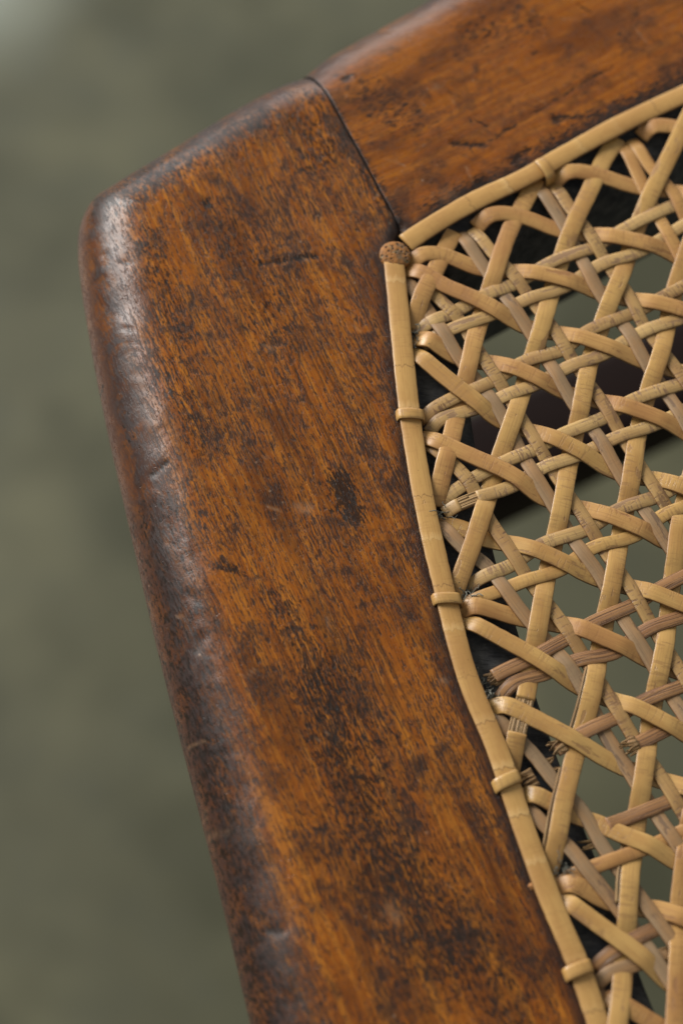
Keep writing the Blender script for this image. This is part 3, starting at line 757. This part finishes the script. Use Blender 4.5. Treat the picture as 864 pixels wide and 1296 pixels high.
# ---- ribbons of cane ----------------------------------------------------
def ribbon_mesh(C, width, thick=0.52, crown=0.30, roll=None, wvar=None, seed=0.0):
    """C: centre line in 3d (mm), returns verts, faces, uv"""
    n = len(C)
    T = np.gradient(C, axis=0)
    T /= np.linalg.norm(T, axis=1)[:, None] + 1e-9
    up = np.array([0, 0, 1.0])
    Sd = np.cross(T, up)
    Sd /= np.linalg.norm(Sd, axis=1)[:, None] + 1e-9
    Up = np.cross(Sd, T)
    prof = []      # (across -1..1, height)
    top = [(-0.985, -0.34), (-1.0, 0.0), (-0.97, 0.12), (-0.90, 0.20), (-0.6, 0.315), (-0.3, 0.375), (0, 0.395), (0.3, 0.375), (0.6, 0.315), (0.90, 0.20), (0.97, 0.12), (1.0, 0.0), (0.985, -0.34)]
    for x, y in top:
        prof.append((x, (y - 0.05) * thick / 0.80 + (0 if y < 0 else 0)))
    prof += [(0.86, -0.42 * thick / 0.8), (0.4, -0.45 * thick / 0.8), (-0.4, -0.45 * thick / 0.8), (-0.86, -0.42 * thick / 0.8)]
    k = len(prof)
    L = np.concatenate([[0], np.cumsum(np.linalg.norm(np.diff(C, axis=0), axis=1))])
    V, UV, F = [], [], []
    for i in range(n):
        wv = width / 2 * (1 + 0.05 * nz(L[i] * 0.13, seed * 3.1, 1.7) + 0.025 * nz(L[i] * 0.7, seed * 5.3, 4.1))
        if wvar is not None:
            wv *= wvar[i]
        ro = (roll[i] if roll is not None else 0.0) + 0.07 * nz(L[i] * 0.06, seed * 7.7, 8.8)
        c, s_ = math.cos(ro), math.sin(ro)
        for x, y in prof:
            a, b = x * wv, y
            if abs(x) > 0.9:
                a *= 1 + 0.03 * nz(L[i] * 1.1, x * 5, seed)
            V.append(C[i] + Sd[i] * (a * c - b * s_) + Up[i] * (a * s_ + b * c))
            UV.append((L[i], x))
    for i in range(n - 1):
        for j in range(k):
            F.append((i * k + j, i * k + (j + 1) % k, (i + 1) * k + (j + 1) % k, (i + 1) * k + j))
    F.append(tuple(range(k))[::-1])
    F.append(tuple((n - 1) * k + j for j in range(k)))
    return V, F, UV


def isect(P, Q):
    """all crossings of two polylines: (index along P as float, along Q as float)"""
    out = []
    for i in range(len(P) - 1):
        a, b = P[i], P[i + 1]
        lo, hi = np.minimum(a, b), np.maximum(a, b)
        for j in range(len(Q) - 1):
            c, d = Q[j], Q[j + 1]
            if max(c[0], d[0]) < lo[0] or min(c[0], d[0]) > hi[0] or max(c[1], d[1]) < lo[1] or min(c[1], d[1]) > hi[1]:
                continue
            M = np.array([b - a, c - d]).T
            if abs(np.linalg.det(M)) < 1e-9:
                continue
            s, t = np.linalg.solve(M, c - a)
            if 0 <= s <= 1 and 0 <= t <= 1:
                out.append((i + s, j + t))
    return out


ZB = 0.05             # level of the weave above the rail top
paths = []            # (family, pts2d)
for fam in ("A", "B", "CU", "CL", "D1", "D2"):
    for P in CANE[fam]:
        paths.append((fam, resample(catmull(P["p"], 0.5), step=1.2), P))


def rule(f, g):
    """height of f where it crosses g"""
    c = ("CU", "CL")
    d = ("D1", "D2")
    if f == "A":
        return -0.50 if g in c else (0.58 if g in d else None)
    if f == "B":
        return 0.60 if g in c else (-0.62 if g in d else None)
    if f == "CU":
        return 0.26 if g == "D2" else (-0.26 if g == "D1" else None)
    if f == "CL":
        return 0.26 if g == "D1" else (-0.26 if g == "D2" else None)
    if f == "D1":
        return 0.26 if g == "CU" else (-0.26 if g == "CL" else None)
    if f == "D2":
        return 0.26 if g == "CL" else (-0.26 if g == "CU" else None)


cross = [[] for _ in paths]
for i in range(len(paths)):
    for j in range(i + 1, len(paths)):
        fi_, fj = paths[i][0], paths[j][0]
        if fi_ == fj or (fi_ in ("CU", "CL") and fj in ("CU", "CL")) or (fi_ in ("D1", "D2") and fj in ("D1", "D2")):
            continue
        for s, t in isect(paths[i][1], paths[j][1]):
            a, b = rule(fi_, fj), rule(fj, fi_)
            if a is not None:
                cross[i].append((s, a))
            if b is not None:
                cross[j].append((t, b))

WID = {"A": 2.78, "B": 2.66, "CU": 2.12, "CL": 2.12, "D1": 2.08, "D2": 2.16}
MATS = {"tan": TAN, "gold": GOLD, "pale": PALE, "yell": YELL, "grey": GREY, "red": RED}
strand_objs = {}
for i, (fam, P, meta) in enumerate(paths):
    n = len(P)
    step = 1.2
    cr = sorted(cross[i])
    end0, end1 = meta.get("e0", -1.55), meta.get("e1", None)
    ks, zs = [], []
    if end0 is not None:
        ks.append(-0.001)
        zs.append(end0)
        if cr and cr[0][0] > 3.2:          # rises quickly out of its hole
            ks.append(1.6)
            zs.append(-0.35 if fam != "B" else 0.30)
    for s, a in cr:
        if ks and s - ks[-1] < 0.5:
            continue
        ks.append(s)
        zs.append(a)
    if fam == "A" and end1 is not None:
        zs = [z_ * (0.35 if (n - 1 - k_) * step < 9 else 1.0) for k_, z_ in zip(ks, zs)]
    if end1 is not None:
        ks.append(n - 1 + 0.001)
        zs.append(end1)
    if not ks:
        ks, zs = [0], [0]
    # dense
    m = (n - 1) * 3 + 1
    tt = np.linspace(0, n - 1, m)
    z = np.interp(tt, ks, zs)
    ker = np.exp(-(np.arange(-7, 8) * 0.4 / 1.0) ** 2)
    ker /= ker.sum()
    zp = np.concatenate([np.full(7, z[0]), z, np.full(7, z[-1])])
    z = np.convolve(zp, ker, mode="valid")
    Q = np.array([np.interp(tt, np.arange(n), P[:, k]) for k in range(2)]).T
    for k in range(2):                       # smooth the plan line a little
        qp = np.concatenate([Q[0, k] - (Q[1:8, k] - Q[0, k])[::-1], Q[:, k], Q[-1, k] - (Q[-8:-1, k] - Q[-1, k])[::-1]])
        Q[:, k] = np.convolve(qp, ker, mode="valid")
    C3 = np.c_[Q, z + ZB]
    wv = np.ones(m)
    roll = np.zeros(m)
    if "roll" in meta:
        roll += meta["roll"]
    if "skip" in meta:                       # a stretch where the skin broke away
        s0, s1 = meta["skip"]
        L = np.concatenate([[0], np.cumsum(np.linalg.norm(np.diff(C3, axis=0), axis=1))])
        A_ = C3[L <= s0]
        B_ = C3[L >= s1]
        Mid = C3[(L >= s0 - 1.2) & (L <= s1 + 1.2)]
        parts = [A_, B_]
    else:
        parts, Mid = [C3], None
    V, F, UV = [], [], []
    for q in parts:
        if len(q) < 3:
            continue
        v, f_, u = ribbon_mesh(q, WID[fam] * meta.get("w", 1.0), seed=i * 1.37, roll=np.full(len(q), meta.get("roll", 0.0)))
        b0 = len(V)
        V += v
        UV += u
        F += [tuple(x + b0 for x in t) for t in f_]
    o = link("cane_strand", V, F, MATS[meta["m"]], uv=UV, label=meta.get("label"))
    for s0, s1, side in meta.get("sliver", []):
        L = np.concatenate([[0], np.cumsum(np.linalg.norm(np.diff(C3, axis=0), axis=1))])
        q = C3[(L >= s0) & (L <= s1)].copy()
        T = np.gradient(q, axis=0)
        T /= np.linalg.norm(T, axis=1)[:, None]
        off = WID[fam] * (0.585 + 0.03 * np.sin(np.linspace(0, 5, len(q))))
        q[:, 0] += -T[:, 1] * off * side
        q[:, 1] += T[:, 0] * off * side
        q[:, 2] -= 0.06
        v, f_, u = ribbon_mesh(q, 0.42, thick=0.5, seed=i + 3.3)
        link("split_sliver", v, f_, FIBRE, parent=o, uv=u)
    if Mid is not None:
        # loose fibres where the skin is gone
        V, F, UV = ribbon_mesh(Mid - np.array([0, 0, 0.16]), WID[fam] * 0.9, thick=0.45, seed=i + 0.5)
        for k in range(12):
            off = (k - 5.5) / 5.5 * WID[fam] * 0.42
            q = Mid.copy()
            T = np.gradient(q, axis=0)
            T /= np.linalg.norm(T, axis=1)[:, None]
            q[:, 0] += -T[:, 1] * off
            q[:, 1] += T[:, 0] * off
            q[:, 2] += -0.16 + 0.11 * math.sin(k * 2.3)
            if k in (2, 5, 9):
                q = q[: max(4, int(len(q) * 0.6))]
            v, f_, u = ribbon_mesh(q, 0.30 + 0.14 * ((k * 7) % 4) / 3, thick=0.40, seed=k * 2.2 + i)
            b0 = len(V)
            V += v
            UV += u
            F += [tuple(x + b0 for x in t) for t in f_]
        link("frayed_fibre", V, F, FIBRE, parent=o, uv=UV)


# ---- ragged broken ends
def tuft(at, direction, width, count, length, mat, parent, seed):
    rnd = random.Random(seed)
    V, F, UV = [], [], []
    d = np.array([direction[0], direction[1], 0.0])
    d /= np.linalg.norm(d)
    s = np.array([-d[1], d[0], 0])
    for k in range(count):
        x = (k / (count - 1) - 0.5) * width + rnd.uniform(-0.22, 0.22)
        ln = 1.2 + (length - 1.0) * rnd.uniform(0.2, 1.3)
        p0 = np.array(at) + s * x - d * 1.2 + np.array([0, 0, rnd.uniform(-0.2, 0.2)])
        sp = rnd.uniform(-0.55, 0.55)
        q = np.array([p0 + d * ln * t + s * sp * t * t * ln * 0.5 + np.array([0, 0, rnd.uniform(0.0, 0.12)]) * t for t in np.linspace(0, 1, 7)])
        v, f_, u = ribbon_mesh(q, rnd.uniform(0.3, 0.8), thick=0.36, seed=seed + k, wvar=np.linspace(1.0, rnd.uniform(0.1, 0.5), 7))
        b0 = len(V)
        V += v
        UV += u
        F += [tuple(t + b0 for t in g) for g in f_]
    return link("frayed_end", V, F, mat, parent=parent, uv=UV)


for t in TUFTS:
    tuft((*t["at"], t["z"]), t["d"], t["w"], t["n"], t["l"], FIBRE, chair, t["seed"])

# ---- edging strip, ties, peg
for k, P in enumerate(EDGING):
    c = resample(catmull(P, 0.5), step=0.6)
    kr = np.exp(-(np.arange(-14, 15) * 0.6 / 4.0) ** 2)
    kr /= kr.sum()
    for a_ in range(2):
        v_ = c[:, a_]
        v_ = np.concatenate([2 * v_[0] - v_[14:0:-1], v_, 2 * v_[-1] - v_[-2:-16:-1]])
        c[:, a_] = np.convolve(v_, kr, mode="valid")
    zz = np.full(len(c), 0.36)
    zz += np.array([0.10 * nz(x * 0.12, y * 0.12, 3.3) for x, y in c])
    if k == 1:
        zz[:6] -= np.linspace(0.2, 0, 6)
    V, F, UV = ribbon_mesh(np.c_[c, zz], 3.15, thick=0.62, seed=50 + k)
    link("cane_edging", V, F, EDGE, uv=UV, label=("pale cane strip along the side rail", "pale cane strip along the front rail")[k])

for k, (x, y, ax, ay) in enumerate(TIES):
    d = np.array([ax, ay])
    d /= np.linalg.norm(d)
    s = np.array([-d[1], d[0]])
    pr = catmull([(-2.02, -1.1), (-1.98, -0.2), (-1.72, 0.72), (-0.9, 1.02), (0, 1.12), (0.9, 1.02), (1.72, 0.72), (1.98, -0.2), (2.02, -1.3)], 0.12)
    pr = resample(pr, n=40)
    tilt = (0.10, 0.16, -0.12, -0.06, 0.05)[k % 5]
    C = np.array([[x + s[0] * a + d[0] * a * tilt, y + s[1] * a + d[1] * a * tilt, b] for a, b in pr])
    # sweep around the strip: the side vector is the strip's own direction
    V, F, UV = [], [], []
    T = np.gradient(C, axis=0)
    T /= np.linalg.norm(T, axis=1)[:, None]
    dv = np.array([d[0], d[1], 0])
    wd = (1.75, 1.75, 1.95, 1.95, 1.7)[k % 5]
    prof = [(-1, -0.14), (-1.0, 0.02), (-0.92, 0.10), (-0.5, 0.15), (0, 0.165), (0.5, 0.15), (0.92, 0.10), (1.0, 0.02), (1, -0.14), (0.6, -0.2), (-0.6, -0.2)]
    L = np.concatenate([[0], np.cumsum(np.linalg.norm(np.diff(C, axis=0), axis=1))])
    for i in range(len(C)):
        nr = np.cross(T[i], dv)
        if nr[2] < 0 and abs(C[i][2] - 1.0) < 0.4:
            nr = -nr
        nr = np.cross(dv, T[i]) if np.dot(nr, np.array([0, 0, 1])) < 0 else nr
        cc = np.array([x, y, -0.3])
        if np.dot(nr, C[i] - cc) < 0:
            nr = -nr
        for a, b in prof:
            V.append(C[i] + dv * a * wd / 2 + nr * b)
            UV.append((L[i], a))
    kk = len(prof)
    for i in range(len(C) - 1):
        for j in range(kk):
            F.append((i * kk + j, i * kk + (j + 1) % kk, (i + 1) * kk + (j + 1) % kk, (i + 1) * kk + j))
    link("cane_tie", V, F, GOLD if k != 3 else EDGE, uv=UV)

V, F = [], []
nr_, ns = 14, 40
px, py = PEG_AT
for i in range(nr_):
    t = i / (nr_ - 1)
    rr = 2.40 * math.sin(t * math.pi / 2) ** 0.85
    for j in range(ns):
        an = 2 * math.pi * j / ns
        bump = 0.10 * nz(rr * math.cos(an) * 1.9, rr * math.sin(an) * 1.9, 2.0) + 0.05 * nz(rr * math.cos(an) * 5, rr * math.sin(an) * 5, 7.0)
        rj = rr * (1 + 0.05 * nz(math.cos(an) * 1.3, math.sin(an) * 1.3, 4.4))
        V.append((px + rj * math.cos(an), py + rj * math.sin(an), 0.70 * math.cos(t * math.pi / 2) ** 0.7 + bump * (0.4 + 0.6 * (1 - t)) + 0.05))
for j in range(ns):
    an = 2 * math.pi * j / ns
    V.append((px + 2.35 * math.cos(an), py + 2.35 * math.sin(an), -1.5))
for i in range(nr_):
    for j in range(ns):
        F.append((i * ns + j, (i + 1) * ns + j, (i + 1) * ns + (j + 1) % ns, i * ns + (j + 1) % ns))
link("peg", V, F, PEG)

# ---- little plugs driven into the holes beside the edging, and lint caught there
for x, y, r_, kind, sd in PLUGS:
    V, F, UV = [], [], []
    rnd = random.Random(sd)
    if kind == "lint":
        for k in range(26):
            p = np.array([x + rnd.gauss(0, r_ * 0.4), y + rnd.gauss(0, r_ * 0.4), -1.3 + abs(rnd.gauss(0, 0.4))])
            d = np.array([rnd.gauss(0, 1), rnd.gauss(0, 1), rnd.gauss(0, 0.4)])
            q = []
            for t in range(9):
                q.append(p.copy())
                d = d / np.linalg.norm(d) + np.array([rnd.gauss(0, 0.6), rnd.gauss(0, 0.6), rnd.gauss(0, 0.3)])
                p = p + d / np.linalg.norm(d) * r_ * 0.22
            v, f_, u = ribbon_mesh(catmull(q, 0.12), rnd.uniform(0.06, 0.16), thick=0.10, seed=k + sd)
            b0 = len(V)
            V += v
            F += [tuple(t + b0 for t in g) for g in f_]
        o = link("lint", V, F, DUST)
        o["kind"] = "stuff"
        continue
    bm = bmesh.new()
    bmesh.ops.create_icosphere(bm, subdivisions=3, radius=1.0)
    V = []
    for v in bm.verts:
        p = np.array(v.co)
        q = 1 + (0.30 if kind == "lint" else 0.16) * nz(p[0] * 2.2 + sd, p[1] * 2.2, p[2] * 2.2) + 0.12 * nz(p[0] * 6 + sd, p[1] * 6, p[2] * 6)
        V.append((x + p[0] * q * r_, y + p[1] * q * r_ * 0.9, (-1.2 if kind == "lint" else -0.5) + p[2] * q * r_ * 0.8))
    F = [tuple(v.index for v in f_.verts) for f_ in bm.faces]
    bm.free()
    link("hole_plug", V, F, PEG)
